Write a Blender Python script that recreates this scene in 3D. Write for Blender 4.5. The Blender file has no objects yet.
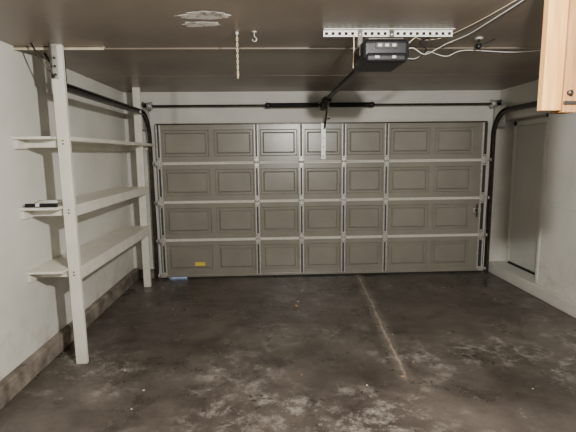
import bpy, bmesh, math, random
from mathutils import Vector, Matrix, noise
random.seed(4)
S=bpy.context.scene
H=2.52; KZ=1.018; CZ=1.725
XL=-1.95; XR=3.2; YB=6.05

# ---------------- materials ----------------
def mat(name,col,rough=0.5,metal=0.0,col2=None,scale=6.0,bump=0.0,bscale=60,spec=0.5,stretch=None,lo=0.35,hi=0.7,dirt=None):
    m=bpy.data.materials.new(name); m.use_nodes=True
    nt=m.node_tree; b=nt.nodes['Principled BSDF']
    b.inputs['Base Color'].default_value=(*col,1); b.inputs['Roughness'].default_value=rough
    b.inputs['Metallic'].default_value=metal; b.inputs['Specular IOR Level'].default_value=spec
    tc=nt.nodes.new('ShaderNodeTexCoord'); src=tc.outputs['Object']
    if stretch:
        mp=nt.nodes.new('ShaderNodeMapping'); mp.inputs['Scale'].default_value=stretch
        nt.links.new(src,mp.inputs['Vector']); src=mp.outputs['Vector']
    if col2:
        n=nt.nodes.new('ShaderNodeTexNoise'); n.inputs['Scale'].default_value=scale; n.inputs['Detail'].default_value=6
        nt.links.new(src,n.inputs['Vector'])
        r=nt.nodes.new('ShaderNodeValToRGB'); r.color_ramp.elements[0].position=lo; r.color_ramp.elements[1].position=hi
        r.color_ramp.elements[0].color=(*col,1); r.color_ramp.elements[1].color=(*col2,1)
        nt.links.new(n.outputs['Fac'],r.inputs['Fac']); out=r.outputs['Color']
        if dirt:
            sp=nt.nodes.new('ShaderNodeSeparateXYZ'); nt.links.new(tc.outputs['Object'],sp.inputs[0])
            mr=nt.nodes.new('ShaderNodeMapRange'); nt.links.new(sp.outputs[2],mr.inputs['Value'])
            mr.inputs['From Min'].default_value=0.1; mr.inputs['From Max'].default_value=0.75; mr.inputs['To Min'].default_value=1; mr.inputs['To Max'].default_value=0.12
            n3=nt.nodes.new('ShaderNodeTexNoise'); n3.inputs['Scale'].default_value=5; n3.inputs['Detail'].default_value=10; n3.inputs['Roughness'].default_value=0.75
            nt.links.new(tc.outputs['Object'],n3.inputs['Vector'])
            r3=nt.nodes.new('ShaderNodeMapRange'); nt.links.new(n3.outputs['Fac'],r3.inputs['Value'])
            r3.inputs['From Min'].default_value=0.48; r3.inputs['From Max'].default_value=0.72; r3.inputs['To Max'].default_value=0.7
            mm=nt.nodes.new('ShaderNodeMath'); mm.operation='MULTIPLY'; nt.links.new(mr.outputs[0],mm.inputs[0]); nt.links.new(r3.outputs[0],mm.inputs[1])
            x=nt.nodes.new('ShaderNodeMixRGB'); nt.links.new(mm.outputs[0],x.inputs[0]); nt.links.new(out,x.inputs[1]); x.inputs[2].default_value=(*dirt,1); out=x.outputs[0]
        nt.links.new(out,b.inputs['Base Color'])
    if bump>0:
        n2=nt.nodes.new('ShaderNodeTexNoise'); n2.inputs['Scale'].default_value=bscale; n2.inputs['Detail'].default_value=4
        nt.links.new(src,n2.inputs['Vector'])
        bp=nt.nodes.new('ShaderNodeBump'); bp.inputs['Strength'].default_value=bump; bp.inputs['Distance'].default_value=0.01
        nt.links.new(n2.outputs['Fac'],bp.inputs['Height']); nt.links.new(bp.outputs['Normal'],b.inputs['Normal'])
    return m
M={}
M['wall']=mat('wall_paint',(0.62,0.61,0.56),0.5,col2=(0.72,0.705,0.655),scale=1.6,bump=0.12,bscale=45,dirt=(0.28,0.24,0.19))
M['rear']=mat('rear_wall_dark',(0.05,0.045,0.04),0.7,col2=(0.08,0.07,0.065),scale=1.6)  # unseen rear wall, coloured dark to cut bounce light
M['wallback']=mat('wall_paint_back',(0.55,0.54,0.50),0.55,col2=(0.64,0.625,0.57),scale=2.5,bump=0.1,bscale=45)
M['shelf']=mat('shelf_paint',(0.66,0.635,0.555),0.5,col2=(0.76,0.74,0.665),scale=5,bump=0.08,bscale=40)
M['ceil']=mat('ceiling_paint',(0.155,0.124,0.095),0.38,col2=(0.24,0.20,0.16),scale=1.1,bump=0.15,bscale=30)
M['conc']=mat('curb_concrete',(0.09,0.075,0.06),0.8,col2=(0.28,0.245,0.20),scale=7,bump=0.4,bscale=50)
M['door']=mat('door_steel_paint',(0.205,0.192,0.158),0.30,col2=(0.245,0.230,0.192),scale=3,spec=0.7,bump=0.06,bscale=50)
M['stile']=mat('stile_dark_steel',(0.06,0.057,0.05),0.5,metal=0.3)  # dark metal of the stile channels
M['galv']=mat('galvanised_steel',(0.46,0.45,0.42),0.42,metal=0.5,col2=(0.62,0.60,0.56),scale=25)
M['strip']=mat('joint_edge_lit',(0.66,0.63,0.56),0.4,col2=(0.76,0.73,0.66),scale=20)  # light catching the section edges, put into a pale strip colour
M['track']=mat('track_steel',(0.05,0.045,0.04),0.4,metal=0.7,col2=(0.10,0.085,0.07),scale=20)
M['black']=mat('black_plastic',(0.008,0.008,0.009),0.42,spec=0.3)
M['spring']=mat('spring_steel',(0.015,0.015,0.016),0.4,metal=0.3)
M['rub']=mat('rubber_seal',(0.015,0.014,0.013),0.8)
M['white']=mat('white_metal',(0.75,0.74,0.70),0.4,col2=(0.66,0.64,0.6),scale=20)
M['plast']=mat('patch_plaster',(0.20,0.165,0.13),0.7,col2=(0.66,0.62,0.56),scale=17,bump=0.4,bscale=30,lo=0.36,hi=0.50)
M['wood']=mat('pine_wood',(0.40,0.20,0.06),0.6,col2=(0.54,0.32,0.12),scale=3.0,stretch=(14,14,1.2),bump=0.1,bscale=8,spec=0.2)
M['wooddark']=mat('dark_pine_wood',(0.22,0.11,0.04),0.6,col2=(0.34,0.19,0.08),scale=3.0,stretch=(14,14,1.2),bump=0.1,bscale=8,spec=0.2)  # same grain as the pine, in a darker tone
M['cream']=mat('cream_strip',(0.50,0.42,0.30),0.5,col2=(0.6,0.52,0.4),scale=12)
M['yel']=mat('yellow_label',(0.75,0.62,0.05),0.5)
M['lens']=mat('lens_plastic',(0.4,0.4,0.38),0.3)
M['lensd']=mat('smoked_lens',(0.03,0.03,0.03),0.3)
M['wire']=mat('wire_insulation',(0.7,0.6,0.42),0.5)
M['leaf']=mat('dry_leaf',(0.5,0.27,0.1),0.7)
M['doorw']=mat('side_door_paint',(0.50,0.50,0.46),0.4,col2=(0.57,0.57,0.53),scale=2)

# floor
def floor_mat():
    m=bpy.data.materials.new('garage_concrete'); m.use_nodes=True; nt=m.node_tree; N=nt.nodes; L=nt.links
    b=N['Principled BSDF']; tc=N.new('ShaderNodeTexCoord')
    def noi(sc,det=8,rg=0.6,dist=0.0,off=0.0):
        mp=N.new('ShaderNodeMapping'); mp.inputs['Location'].default_value=(off,off*0.7,0); L.new(tc.outputs['Object'],mp.inputs['Vector'])
        n=N.new('ShaderNodeTexNoise'); n.inputs['Scale'].default_value=sc; n.inputs['Detail'].default_value=det
        n.inputs['Roughness'].default_value=rg; n.inputs['Distortion'].default_value=dist
        L.new(mp.outputs['Vector'],n.inputs['Vector']); return n
    def ramp(src,p0,c0,p1,c1):
        r=N.new('ShaderNodeValToRGB'); e=r.color_ramp.elements
        e[0].position=p0;e[0].color=(*c0,1);e[1].position=p1;e[1].color=(*c1,1); L.new(src,r.inputs['Fac']); return r
    def mix(f,a,bb):
        x=N.new('ShaderNodeMix'); x.data_type='RGBA'; L.new(f,x.inputs['Factor'])
        for nm,v in (('A',a),('B',bb)):
            s_=[i for i in x.inputs if i.name==nm and i.type=='RGBA'][0]
            if hasattr(v,'links'): L.new(v,s_)
            else: s_.default_value=(*v,1)
        return [o for o in x.outputs if o.type=='RGBA'][0]
    def math_(op,a,bv=None,cv=None):
        n=N.new('ShaderNodeMath'); n.operation=op
        for i,v in enumerate((a,bv,cv)):
            if v is None: continue
            if hasattr(v,'links'): L.new(v,n.inputs[i])
            else: n.inputs[i].default_value=v
        return n.outputs[0]
    base=ramp(noi(1.2,12,0.72,0.2).outputs['Fac'],0.38,(0.044,0.035,0.029),0.64,(0.125,0.107,0.090))
    stain=ramp(noi(2.4,10,0.7,0.1,5.0).outputs['Fac'],0.50,(0,0,0),0.66,(0.65,0.65,0.65))
    c=mix(stain.outputs['Color'],base.outputs['Color'],(0.030,0.024,0.019))
    fine=ramp(noi(15,9,0.8).outputs['Fac'],0.54,(0,0,0),0.76,(0.45,0.45,0.45))
    c=mix(fine.outputs['Color'],c,(0.20,0.175,0.15))
    sep=N.new('ShaderNodeSeparateXYZ'); L.new(tc.outputs['Object'],sep.inputs[0])
    # pale residue, mostly in the part of the slab nearer the room
    near=N.new('ShaderNodeMapRange'); L.new(sep.outputs[1],near.inputs['Value']); near.inputs['From Min'].default_value=3.2; near.inputs['From Max'].default_value=4.6
    near.inputs['To Min'].default_value=1.0; near.inputs['To Max'].default_value=0.35
    broad=ramp(noi(1.1,4,0.5,0.1,2.3).outputs['Fac'],0.46,(0,0,0),0.60,(1,1,1)).outputs['Color']
    det=ramp(noi(5.0,14,0.85,0.15,9.0).outputs['Fac'],0.50,(0,0,0),0.64,(1,1,1)).outputs['Color']
    c=mix(math_('MULTIPLY',math_('MULTIPLY',broad,det),near.outputs[0]),c,(0.40,0.37,0.33))
    d2=ramp(noi(2.7,12,0.8,0.3,17.0).outputs['Fac'],0.60,(0,0,0),0.70,(0.85,0.85,0.85)).outputs['Color']
    c=mix(d2,c,(0.33,0.305,0.27))
    wob=noi(4,6,0.7).outputs['Fac']
    wx=math_('MULTIPLY_ADD',wob,0.10,-0.05)
    k=(1.21-1.02)/(5.7-3.05)
    ln=math_('MULTIPLY_ADD',sep.outputs[1],k,1.02-3.05*k)
    d=math_('ABSOLUTE',math_('SUBTRACT',math_('ADD',sep.outputs[0],wx),ln))
    msk=N.new('ShaderNodeMapRange'); L.new(d,msk.inputs['Value']); msk.inputs['From Min'].default_value=0.004; msk.inputs['From Max'].default_value=0.018
    msk.inputs['To Min'].default_value=0.85; msk.inputs['To Max'].default_value=0
    halo=N.new('ShaderNodeMapRange'); L.new(d,halo.inputs['Value']); halo.inputs['From Min'].default_value=0.0; halo.inputs['From Max'].default_value=0.08
    halo.inputs['To Min'].default_value=0.35; halo.inputs['To Max'].default_value=0
    g=N.new('ShaderNodeMapRange'); L.new(sep.outputs[1],g.inputs['Value']); g.inputs['From Min'].default_value=3.0; g.inputs['From Max'].default_value=3.2
    brk=ramp(noi(9,6,0.7,0,3.0).outputs['Fac'],0.35,(0.3,0.3,0.3),0.52,(1,1,1)).outputs['Color']
    mk=math_('MULTIPLY',math_('MULTIPLY',math_('MAXIMUM',msk.outputs[0],halo.outputs[0]),g.outputs[0]),brk)
    c=mix(mk,c,(0.40,0.345,0.28))
    L.new(c,b.inputs['Base Color'])
    rr=N.new('ShaderNodeMapRange'); L.new(noi(2.4,10,0.7,0.1,5.0).outputs['Fac'],rr.inputs['Value'])
    rr.inputs['From Min'].default_value=0.4; rr.inputs['From Max'].default_value=0.62
    rr.inputs['To Min'].default_value=0.50; rr.inputs['To Max'].default_value=0.24
    L.new(rr.outputs[0],b.inputs['Roughness'])
    bp=N.new('ShaderNodeBump'); bp.inputs['Strength'].default_value=0.3; bp.inputs['Distance'].default_value=0.01
    L.new(noi(16,8,0.7).outputs['Fac'],bp.inputs['Height']); L.new(bp.outputs['Normal'],b.inputs['Normal'])
    return m
M['floor']=floor_mat()

# ---------------- mesh builder ----------------
class B:
    def __init__(s,name): s.name=name; s.bm=bmesh.new(); s.mats=[]
    def mi(s,m):
        if m not in s.mats: s.mats.append(m)
        return s.mats.index(m)
    def merge(s,tmp,m,smooth=False):
        i=s.mi(m)
        for f in tmp.faces: f.material_index=i; f.smooth=smooth
        me=bpy.data.meshes.new('t'); tmp.to_mesh(me); tmp.free(); s.bm.from_mesh(me); bpy.data.meshes.remove(me)
    def box(s,a,b,m,bev=0.0,rot=None,seg=2):
        t=bmesh.new(); bmesh.ops.create_cube(t,size=1)
        a=Vector(a); b=Vector(b); c=(a+b)/2; d=b-a
        for v in t.verts: v.co=Vector((v.co.x*abs(d.x),v.co.y*abs(d.y),v.co.z*abs(d.z)))
        if bev>0: bmesh.ops.bevel(t,geom=t.edges[:],offset=bev,segments=seg,affect='EDGES',profile=0.5)
        if rot: bmesh.ops.rotate(t,verts=t.verts,cent=(0,0,0),matrix=rot)
        bmesh.ops.translate(t,verts=t.verts,vec=c); s.merge(t,m)
    def cyl(s,p0,p1,r,m,seg=16,r2=None):
        p0=Vector(p0);p1=Vector(p1);d=p1-p0; t=bmesh.new()
        bmesh.ops.create_cone(t,cap_ends=True,segments=seg,radius1=r,radius2=r if r2 is None else r2,depth=d.length)
        q=Vector((0,0,1)).rotation_difference(d.normalized()).to_matrix()
        bmesh.ops.rotate(t,verts=t.verts,cent=(0,0,0),matrix=q); bmesh.ops.translate(t,verts=t.verts,vec=(p0+p1)/2); s.merge(t,m,True)
    def sph(s,c,r,m,sc=(1,1,1)):
        t=bmesh.new(); bmesh.ops.create_uvsphere(t,u_segments=16,v_segments=10,radius=r)
        for v in t.verts: v.co=Vector((v.co.x*sc[0],v.co.y*sc[1],v.co.z*sc[2]))+Vector(c)
        s.merge(t,m,True)
    def tube(s,pts,r,m,seg=8):
        pts=[Vector(p) for p in pts]; t=bmesh.new(); rings=[]
        up=None
        for i,p in enumerate(pts):
            d=(pts[min(i+1,len(pts)-1)]-pts[max(i-1,0)]).normalized()
            if up is None:
                up=d.orthogonal().normalized()
            else:
                up=(up-d*up.dot(d)).normalized()
            w=d.cross(up)
            rings.append([t.verts.new(p+(up*math.cos(2*math.pi*k/seg)+w*math.sin(2*math.pi*k/seg))*r) for k in range(seg)])
        for a,b in zip(rings,rings[1:]):
            for k in range(seg): t.faces.new((a[k],a[(k+1)%seg],b[(k+1)%seg],b[k]))
        t.faces.new(rings[0][::-1]); t.faces.new(rings[-1])
        bmesh.ops.recalc_face_normals(t,faces=t.faces); s.merge(t,m,True)
    def sweep(s,path,prof,x,m,sgn=1):
        t=bmesh.new(); rings=[]
        for i,p in enumerate(path):
            a=path[max(i-1,0)]; b=path[min(i+1,len(path)-1)]
            d=Vector((b[0]-a[0],b[1]-a[1])).normalized(); n=Vector((-d.y,d.x))
            rings.append([t.verts.new((x+sgn*q[0],p[0]+n.x*q[1],p[1]+n.y*q[1])) for q in prof])
        k=len(prof)
        for a,b in zip(rings,rings[1:]):
            for j in range(k): t.faces.new((a[j],a[(j+1)%k],b[(j+1)%k],b[j]))
        t.faces.new(rings[0]); t.faces.new(rings[-1][::-1])
        bmesh.ops.recalc_face_normals(t,faces=t.faces); s.merge(t,m)
    def done(s,parent=None):
        for v in s.bm.verts: v.co.z*=KZ
        me=bpy.data.meshes.new(s.name); s.bm.to_mesh(me); s.bm.free()
        for m in s.mats: me.materials.append(M[m])
        o=bpy.data.objects.new(s.name,me); S.collection.objects.link(o)
        if parent: o.parent=parent
        return o

# ---------------- room shell ----------------
YN=-3.0
b=B('floor'); b.box((XL-0.15,YN-0.15,-0.1),(3.6,9.0,0),'floor'); b.done()
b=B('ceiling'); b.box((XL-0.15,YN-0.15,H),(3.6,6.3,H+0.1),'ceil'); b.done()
b=B('wall_left'); b.box((XL-0.15,YN-0.15,0),(XL,6.2,H),'wall'); b.done()
b=B('wall_rear'); b.box((XL,YN-0.15,0),(3.6,YN,H),'rear'); b.done()
b=B('wall_back')
OX0,OX1,OZ=-1.47,2.95,2.06
b.box((XL,YB,0),(OX0,YB+0.15,H),'wallback'); b.box((OX1,YB,0),(3.6,YB+0.15,H),'wallback')
b.box((OX0,YB,OZ),(OX1,YB+0.15,H),'wallback'); b.done()
b=B('wall_right')
RZ=2.12; RY=4.98
b.box((XR,YN,0),(3.6,RY,H),'wall')
b.box((XR,RY,RZ),(3.6,YB,H),'wall')
b.box((3.44,RY,0),(3.6,YB,RZ),'wall')
b.done()
b=B('trim_1')
b.box((XR-0.012,RY-1.9,1.08),(XR,RY-0.02,1.095),'wall'); b.box((XR-0.012,RY-0.045,0.15),(XR,RY,RZ),'wall',0.003); b.box((XR-0.012,RY-1.9,RZ-0.05),(XR,RY,RZ),'wall',0.003)
b.done()
b=B('curb_right'); b.box((XR-0.06,YN,0),(XR,YB-0.001,0.14),'wallback',0.008); b.box((XR,RY,0),(3.44,YB-0.001,0.14),'wallback',0.004); b.done()
b=B('curb_left'); b.box((XL,YN,0),(XL+0.07,YB,0.15),'conc',0.012); b.done()
b=B('baseboard_back'); b.box((XL+0.07,YB-0.03,0),(-1.66,YB,0.13),'conc',0.006); b.done()
b=B('door_1')
b.box((3.40,5.05,0.165),(3.435,5.93,2.03),'doorw',0.003)
b.box((3.395,5.93,0.14),(3.44,6.0,2.10),'wall',0.004); b.box((3.395,5.0,0.14),(3.44,5.05,2.10),'wall',0.004)
b.box((3.395,5.0,2.035),(3.44,6.0,2.10),'wall',0.004); b.box((3.38,5.05,0.14),(3.44,5.93,0.165),'black')
b.cyl((3.40,5.12,1.0),(3.34,5.12,1.0),0.012,'galv'); b.sph((3.33,5.12,1.0),0.028,'galv')
b.done()
b=B('trim_2'); b.box((XL,3.60,H-0.012),(XR,3.645,H),'ceil',0.003); b.box((XL,4.84,H-0.003),(XR,4.90,H),'ceil',0.001); b.done()

# ---------------- garage door ----------------
DX0,DX1=-1.53,3.01; ST=[-1.505,-0.187,0.426,1.015,1.609,2.985]; DZ0,DZ1=0.02,2.11
cells=[(-1.46,-0.83),(-0.76,-0.23),(-0.135,0.375),(0.475,0.97),(1.06,1.56),(1.665,2.22),(2.29,2.83)]
root=bpy.data.objects.new('garage_door',None); S.collection.objects.link(root)
sh=(DZ1-DZ0)/4
for r in range(4):
    z0=DZ0+r*sh; z1=z0+sh
    bb=B('section_%d'%(r+1)); t=bmesh.new()
    Y=6.0
    xs=[DX0]
    for c in cells: xs+= [c[0],c[1]]
    xs.append(DX1); pz0=z0+0.085; pz1=z1-0.085; zs=[z0+0.004,pz0,pz1,z1-0.004]
    for i in range(len(xs)-1):
        for j in range(3):
            if j==1 and i%2==1: continue
            t.faces.new([t.verts.new((x,Y,z)) for x,z in ((xs[i],zs[j]),(xs[i+1],zs[j]),(xs[i+1],zs[j+1]),(xs[i],zs[j+1]))])
    for c in cells:
        loops=[]
        for off,dy in ((0,0),(0.012,0.014),(0.035,0.014),(0.055,-0.006),(0.075,-0.006)):
            loops.append([t.verts.new((x,Y+dy,z)) for x,z in ((c[0]+off,pz0+off),(c[1]-off,pz0+off),(c[1]-off,pz1-off),(c[0]+off,pz1-off))])
        for a,l in zip(loops,loops[1:]):
            for k in range(4): t.faces.new((a[k],a[(k+1)%4],l[(k+1)%4],l[k]))
        t.faces.new(loops[-1])
    bmesh.ops.remove_doubles(t,verts=t.verts,dist=0.0005)
    bmesh.ops.recalc_face_normals(t,faces=t.faces)
    if sum(f.normal.y for f in t.faces)>0: bmesh.ops.reverse_faces(t,faces=t.faces)
    bb.merge(t,'door')
    bb.box((DX0,Y+0.02,z0),(DX1,Y+0.045,z1),'door')
    bb.box((DX0,Y-0.018,z1-0.020),(DX1,Y+0.02,z1-0.002),'strip' if r<3 else 'track',0.003)
    bb.box((DX0,Y-0.010,z0+0.001),(DX1,Y+0.02,z0+0.014),'strip' if r else 'door',0.002)
    bb.done(root)
    s_=B('stiles_%d'%(r+1))
    for i,x in enumerate(ST):
        w=0.028 if 0<i<5 else 0.03
        s_.box((x-w,Y-0.022,z0+0.02),(x-w*0.45,Y,z1-0.022),'galv',0.002)
        s_.box((x+w*0.45,Y-0.022,z0+0.02),(x+w,Y,z1-0.022),'galv' if i!=5 else 'stile',0.002)
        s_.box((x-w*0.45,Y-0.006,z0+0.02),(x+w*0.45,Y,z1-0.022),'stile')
    s_.done(root)
hg=B('hinges')
for r in range(1,4):
    z=DZ0+r*sh
    for i,x in enumerate(ST):
        hg.box((x-0.03,5.970,z-0.075),(x+0.03,5.978,z-0.012),'galv',0.002); hg.box((x-0.03,5.970,z+0.012),(x+0.03,5.978,z+0.075),'galv',0.002)
        hg.cyl((x-0.034,5.970,z),(x+0.034,5.970,z),0.011,'galv')
        for dz in (-0.055,0.055):
            for dx in (-0.016,0.016): hg.cyl((x+dx,5.972,z+dz),(x+dx,5.964,z+dz),0.006,'track',8)
for r in range(0,4):
    z=DZ0+r*sh+ (0.04 if r==0 else 0)
    for sx,x in ((-1,-1.52),(1,3.0)):
        hg.cyl((x,5.955,z),(x+sx*0.075,5.955,z),0.006,'galv',8); hg.cyl((x+sx*0.06,5.955,z),(x+sx*0.078,5.955,z),0.02,'white')
        hg.box((x-0.03,5.95,z-0.03),(x+0.03,5.984,z+0.03),'galv',0.002)
hg.done(root)
sx=B('bottom_seal'); sx.box((-1.20,5.99,0.0),(DX1,6.04,0.022),'rub'); sx.box((DX0,5.985,0.02),(DX1,6.0,0.05),'door',0.002); sx.done(root)
o=B('opener_bracket'); o.box((0.70,5.975,1.62),(0.71,6.0,2.10),'galv'); o.box((0.75,5.975,1.62),(0.76,6.0,2.10),'galv'); o.box((0.70,5.968,1.62),(0.76,5.975,2.10),'galv',0.001)
for z in (1.66,1.78,1.9,2.02): o.cyl((0.73,5.970,z),(0.73,5.96,z),0.009,'track',10)
o.done(root)
lb=B('label'); lb.box((-1.08,5.990,0.175),(-0.94,5.9935,0.225),'yel'); lb.done(root)
lt=B('side_lock'); lt.box((2.86,5.965,0.86),(2.97,5.982,0.92),'galv',0.003); lt.cyl((2.9,5.966,0.89),(2.9,5.94,0.89),0.02,'track'); lt.box((2.89,5.935,0.80),(2.91,5.95,0.98),'track',0.003); lt.done(root)

# ---------------- tracks ----------------
prof=[(0,-0.03),(0.04,-0.03),(0.04,-0.018),(0.036,-0.018),(0.036,-0.026),(0.004,-0.026),(0.004,0.026),(0.036,0.026),(0.036,0.018),(0.04,0.018),(0.04,0.03),(0,0.03)]
def track(x,sgn,yend):
    R=0.32; path=[(5.955,0.01),(5.955,1.0),(5.955,2.225-R)]
    for k in range(1,13):
        a=k/12*math.pi/2; path.append((5.955-R+R*math.cos(a),2.225-R+R*math.sin(a)))
    path+=[(5.0,2.225),(yend,2.225)]
    t=B('door_track'); t.sweep(path,prof,x,'track',sgn)
    x2=x-sgn*0.003
    t.box((min(x2,x2-sgn*0.05),YB-0.004,0.0),(max(x2,x2-sgn*0.05),YB,2.0),'galv')
    for z in (0.35,0.9,1.4,1.9): t.box((min(x,x-sgn*0.004),5.94,z-0.03),(max(x,x-sgn*0.004),YB,z+0.03),'galv')
    t.box((min(x,x-sgn*0.004),yend,2.20),(max(x,x-sgn*0.004),5.7,2.25),'track')
    t.box((min(x,x-sgn*0.005),5.72,2.02),(max(x,x-sgn*0.005),YB,2.30),'galv',0.001)
    ys=yend+0.06
    t.box((min(x-sgn*0.005,x-sgn*0.035),ys-0.003,2.2),(max(x-sgn*0.005,x-sgn*0.035),ys+0.003,H-0.014),'track')
    t.box((min(x-sgn*0.005,x-sgn*0.009),ys,2.2),(max(x-sgn*0.005,x-sgn*0.009),ys+0.03,H-0.014),'track')
    t.tube([(x-sgn*0.02,ys+0.02,2.23),(x-sgn*0.16,ys+0.02,H-0.02)],0.009,'track')
    t.done()
track(-1.625,1,3.60); track(3.105,-1,3.50)
b=B('ceiling_strip')
b.box((XL,3.545,H-0.012),(-1.27,3.585,H),'cream',0.002); b.box((XL,3.545,H-0.028),(-1.27,3.549,H),'cream')
b.box((-1.635,3.475,2.27),(-1.595,3.481,H),'galv',0.001); b.box((-1.638,3.445,2.27),(-1.633,3.481,H),'track')
for z in (2.30,2.36,2.42): b.cyl((-1.615,3.475,z),(-1.615,3.467,z),0.009,'track',8)
b.tube([(-1.62,3.465,2.28),(-1.73,3.46,2.44),(-1.77,3.455,H)],0.007,'track')
b.done()

# ---------------- torsion spring ----------------
b=B('torsion_spring'); ty,tz=5.90,2.325
b.cyl((-1.66,ty,tz),(3.13,ty,tz),0.0135,'track')
def coil(x0,x1,r,turns):
    pts=[]; n=turns*10
    for i in range(n+1):
        a=2*math.pi*i/10; pts.append((x0+(x1-x0)*i/n,ty+r*math.cos(a),tz+r*math.sin(a)))
    b.tube(pts,0.0045,'spring',5)
coil(0.0,0.66,0.028,66); coil(0.80,1.36,0.028,58)
for x in (-0.02,1.37): b.cyl((x-0.03,ty,tz),(x+0.03,ty,tz),0.034,'spring'); b.cyl((x,ty,tz+0.02),(x,ty-0.03,tz+0.04),0.006,'galv',8)
b.box((0.70,ty-0.045,tz-0.06),(0.76,YB,tz+0.05),'track',0.004); b.cyl((0.68,ty,tz),(0.78,ty,tz),0.036,'spring')
for x,s in ((-1.60,1),(3.06,-1)):
    b.cyl((x,ty,tz),(x+s*0.05,ty,tz),0.05,'galv',24,0.042); b.cyl((x+s*0.05,ty,tz),(x+s*0.058,ty,tz),0.056,'galv',24)
    b.box((x-s*0.05-0.003,ty-0.06,tz-0.05),(x-s*0.05+0.003,YB,tz+0.05),'track',0.001)
    b.tube([(x+s*0.03,ty-0.047,tz),(x+s*0.03,5.965,0.12)],0.0025,'track',6)
b.done()

# ---------------- opener ----------------
root=bpy.data.objects.new('garage_door_opener',None); S.collection.objects.link(root)
OXc=0.745; oy=2.96
b=B('motor_housing')
b.box((OXc-0.15,oy-0.14,2.265),(OXc+0.15,oy+0.26,2.395),'black',0.03,seg=4)
b.box((OXc-0.135,oy-0.155,2.25),(OXc+0.135,oy+0.20,2.31),'black',0.025,seg=4)
b.box((OXc-0.12,oy-0.12,2.385),(OXc+0.12,oy+0.24,2.41),'track',0.01)
b.box((OXc-0.07,oy-0.146,2.335),(OXc+0.07,oy-0.138,2.37),'lensd',0.003)
for dx in (-0.045,0,0.045): b.box((OXc+dx-0.012,oy-0.149,2.344),(OXc+dx+0.012,oy-0.145,2.360),'lens')
b.box((OXc-0.08,oy-0.163,2.272),(OXc-0.05,oy-0.15,2.288),'lens',0.003); b.box((OXc+0.03,oy-0.163,2.272),(OXc+0.055,oy-0.15,2.288),'lens',0.003)
for k in range(6): b.box((OXc-0.153,oy-0.05+k*0.035,2.31),(OXc-0.147,oy-0.035+k*0.035,2.37),'track')
b.box((OXc+0.145,oy-0.06,2.28),(OXc+0.165,oy+0.18,2.36),'lensd',0.01)
b.done(root)
b=B('rail')
b.box((OXc-0.02,oy+0.2,2.355),(OXc+0.02,5.93,2.36),'track'); b.box((OXc-0.004,oy+0.2,2.36),(OXc+0.004,5.93,2.392),'track'); b.box((OXc-0.016,oy+0.2,2.392),(OXc+0.016,5.93,2.396),'track')
b.box((OXc-0.03,5.80,2.35),(OXc+0.03,6.05,2.42),'track',0.004)
b.cyl((OXc-0.03,5.85,2.375),(OXc+0.03,5.85,2.375),0.03,'black')
b.box((OXc-0.03,5.50,2.325),(OXc+0.03,5.64,2.365),'black',0.006)
b.tube([(OXc,5.57,2.33),(OXc,5.72,2.24),(OXc,5.88,2.10),(OXc,5.955,2.03)],0.012,'track')
b.tube([(OXc-0.01,5.52,2.33),(OXc-0.015,5.52,2.2),(OXc-0.012,5.52,2.13)],0.003,'wire'); b.box((OXc-0.035,5.51,2.11),(OXc+0.012,5.53,2.13),'black',0.004)
b.done(root)
b=B('hanger_bar')
bx0,bx1,by=0.38,1.285,3.12
n=20; step=(bx1-bx0)/n
b.box((bx0,by-0.045,H-0.003),(bx1,by,H),'white'); b.box((bx0,by-0.003,H-0.012),(bx1,by,H),'white'); b.box((bx0,by-0.003,H-0.042),(bx1,by,H-0.032),'white')
for k in range(n+1): b.box((bx0+k*step-0.012 if k else bx0,by-0.003,H-0.034),(min(bx1,bx0+k*step+0.012),by,H-0.010),'white')
for s in (-1,1):
    x=OXc+s*0.11
    b.box((x-0.016,by-0.008,2.395),(x+0.016,by-0.004,H-0.002),'track'); b.cyl((x,by-0.012,2.49),(x,by,2.49),0.009,'galv',8); b.box((x-0.016,by-0.05,2.395),(x+0.016,by-0.004,2.40),'galv')
b.tube([(0.59,by-0.01,H-0.03),(0.592,by-0.01,2.40),(0.588,by-0.01,2.27)],0.004,'wire',6)
b.done(root)
b=B('opener_cable')
def spl(P,n=8):
    out=[]; P=[Vector(p) for p in P]
    for i in range(len(P)-1):
        p0=P[max(i-1,0)];p1=P[i];p2=P[i+1];p3=P[min(i+2,len(P)-1)]
        for k in range(n):
            t=k/n; out.append(0.5*((2*p1)+(-p0+p2)*t+(2*p0-5*p1+4*p2-p3)*t*t+(-p0+3*p1-3*p2+p3)*t**3))
    out.append(P[-1]); return out
b.tube(spl([(0.91,3.02,2.36),(1.0,3.1,2.40),(1.12,3.2,2.38),(1.25,3.3,2.44),(1.36,3.4,2.50),(1.43,3.2,2.512),(1.43,2.9,2.512),(1.42,2.5,2.512),(1.40,2.2,2.514)]),0.0035,'white',6)
b.tube(spl([(0.91,2.98,2.38),(0.98,3.0,2.44),(1.06,3.15,2.47),(1.15,3.3,2.50),(1.28,3.28,2.512),(1.34,3.0,2.512),(1.37,2.7,2.512),(1.39,2.3,2.514)]),0.0025,'wire',6)
b.tube(spl([(0.91,3.05,2.33),(1.05,3.2,2.35),(1.2,3.35,2.43),(1.32,3.6,2.48),(1.45,3.62,2.455),(1.6,3.62,2.50),(2.0,3.62,2.485),(2.4,3.62,2.505),(3.19,3.62,2.505)]),0.003,'white',6)
b.tube(spl([(0.90,3.10,2.37),(1.02,3.15,2.33),(1.14,3.22,2.41),(1.10,3.25,2.47),(1.18,3.3,2.515)]),0.004,'black',6)
b.done()
b=B('hanging_chain')
cx,cy=-0.215,3.15
b.cyl((cx,cy,H),(cx,cy,H-0.02),0.012,'galv')
z=H-0.02
for k in range(14):
    pts=[]
    for i in range(13):
        a=2*math.pi*i/12; u=0.006*math.cos(a); w=0.012*math.sin(a)
        pts.append((cx+(u if k%2 else 0),cy+(0 if k%2 else u),z-0.010+w))
    b.tube(pts,0.0022,'wire',5); z-=0.0185
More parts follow.
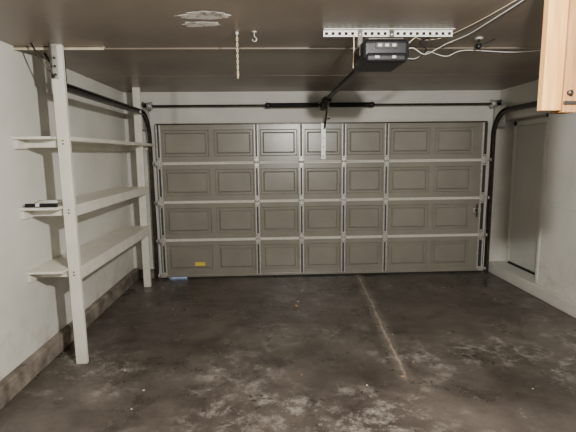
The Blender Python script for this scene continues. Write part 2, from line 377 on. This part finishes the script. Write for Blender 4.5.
b.cyl((cx,cy,z+0.004),(cx,cy,z-0.03),0.008,'cream',12,0.004)
b.done()
b=B('ceiling_hook'); hx,hy=-0.095,3.15
b.cyl((hx,hy,H),(hx,hy,H-0.006),0.018,'galv')
b.tube(spl([(hx,hy,H-0.004),(hx,hy,H-0.03),(hx+0.015,hy,H-0.045),(hx+0.01,hy,H-0.062),(hx-0.01,hy,H-0.062),(hx-0.016,hy,H-0.05)]),0.003,'galv',6); b.done()
b=B('ceiling_bolt'); b.cyl((1.57,3.32,H),(1.57,3.32,H-0.01),0.03,'galv'); b.cyl((1.57,3.32,H-0.01),(1.57,3.32,H-0.05),0.008,'black'); b.sph((1.57,3.32,H-0.06),0.024,'black'); b.tube([(1.57,3.32,H-0.06),(1.64,3.33,H-0.03),(1.70,3.34,H-0.004)],0.003,'black',6); b.done()
def blob(bl,cx,cy,rx,ry,m):
    t=bmesh.new(); N=96; top=[];bot=[]
    for i in range(N):
        a=2*math.pi*i/N; k=1+0.35*noise.noise(Vector((math.cos(a)*1.6+cx*9,math.sin(a)*1.6,cy*3)))+0.22*noise.noise(Vector((math.cos(a)*7,math.sin(a)*7,cy*3)))
        bot.append(t.verts.new((cx+rx*k*math.cos(a)*0.96,cy+ry*k*math.sin(a)*0.96,H-0.0015))); top.append(t.verts.new((cx+rx*k*math.cos(a),cy+ry*k*math.sin(a),H)))
    for i in range(N): t.faces.new((top[i],top[(i+1)%N],bot[(i+1)%N],bot[i]))
    t.faces.new(bot); bmesh.ops.recalc_face_normals(t,faces=t.faces); bl.merge(t,m)
b=B('ceiling_patch'); blob(b,-0.38,2.80,0.16,0.075,'plast'); blob(b,-0.44,2.98,0.13,0.06,'plast'); b.done()

# ---------------- shelf unit ----------------
b=B('storage_shelf'); W=XL
PY=3.53
b.box((-1.655,PY-0.04,0),(-1.565,PY,H),'shelf',0.004)
b.box((-1.70,5.62,0),(-1.61,5.66,H),'shelf',0.004)
def shelf(z,y1,fh,thk=0.02):
    b.box((W,3.40,z-thk),(-1.66,PY,z),'shelf',0.002)
    b.box((W,PY,z-thk),(-1.59,y1,z),'shelf',0.002)
    if fh: b.box((-1.59,PY,z-fh),(-1.57,y1,z+0.004),'shelf',0.003)
    b.box((W,3.42,z-thk-0.07),(W+0.03,y1-0.02,z-thk),'shelf',0.003)
    b.box((W,PY,z-thk-0.06),(-1.59,PY+0.03,z-thk),'shelf',0.003)
    b.box((W,y1-0.05,z-thk-0.06),(-1.60,y1-0.02,z-thk),'shelf',0.003)
    for dz in (0.03,0.055): b.cyl((-1.61,PY-0.041,z-dz),(-1.61,PY-0.046,z-dz),0.006,'track',8)
shelf(1.845,6.02,0.03); shelf(1.31,5.62,0.085); shelf(0.81,5.62,0.10)
b.done()
b=B('spirit_level'); zz=1.312
b.box((-1.91,3.42,zz),(-1.67,3.45,zz+0.028),'black',0.003); b.box((-1.83,3.417,zz+0.005),(-1.80,3.453,zz+0.03),'white',0.002); b.done()
b=B('pvc_pipe'); b.cyl((-1.90,3.60,zz+0.020),(-1.61,3.62,zz+0.020),0.018,'white'); b.done()

# ---------------- wood post upper right ----------------
b=B('hanging_wood_post')
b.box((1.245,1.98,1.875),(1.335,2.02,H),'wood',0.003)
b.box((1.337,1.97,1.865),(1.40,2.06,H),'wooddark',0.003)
b.cyl((1.36,1.97,1.95),(1.36,1.955,1.95),0.012,'track',8)
b.box((1.335,1.962,1.90),(1.40,1.969,1.915),'track',0.001)
b.done()

# ---------------- debris ----------------
b=B('floor_debris')
def chip(x,y,r,m):
    t=bmesh.new(); n=7; vs=[t.verts.new((x+r*random.uniform(.6,1.2)*math.cos(2*math.pi*i/n),y+r*random.uniform(.6,1.2)*math.sin(2*math.pi*i/n),0.001+random.uniform(0,r*.3))) for i in range(n)]
    c=t.verts.new((x,y,0.002+r*.5))
    for i in range(n): t.faces.new((vs[i],vs[(i+1)%n],c))
    t.faces.new(vs[::-1]); b.merge(t,m)
chip(0.27,4.75,0.03,'leaf'); chip(1.0,3.12,0.014,'leaf'); chip(0.3,4.9,0.015,'wire')
for k in range(45): chip(random.uniform(-1.4,3.0),random.uniform(2.4,5.9),random.uniform(.004,.009),random.choice(['wire','leaf','plast','conc']))
b.done()

# ---------------- light ----------------
def alight(name,loc,e,size,col):
    l=bpy.data.lights.new(name,'POINT'); l.energy=e; l.color=col
    l.shadow_soft_size=size
    o=bpy.data.objects.new(name,l); o.location=loc; S.collection.objects.link(o)
    return o
alight('ceiling_lamp',(0.65,0.80,2.36),500,0.04,(1.0,0.965,0.90))
w=bpy.data.worlds.new('World'); S.world=w; w.use_nodes=True
w.node_tree.nodes['Background'].inputs[0].default_value=(0.55,0.72,1,1); w.node_tree.nodes['Background'].inputs[1].default_value=2.5

# ---------------- camera ----------------
cd=bpy.data.cameras.new('camera'); cam=bpy.data.objects.new('camera',cd); S.collection.objects.link(cam)
cd.sensor_width=36; cd.lens=433/576*36; cd.clip_start=0.02
yaw=math.radians(2.25); p=math.radians(8.15); roll=math.radians(-0.65)
cam.matrix_world=Matrix.Translation((0.0,0,CZ))@Matrix.Rotation(-yaw,4,'Z')@Matrix.Rotation(math.pi/2-p,4,'X')@Matrix.Rotation(roll,4,'Z')
S.camera=cam
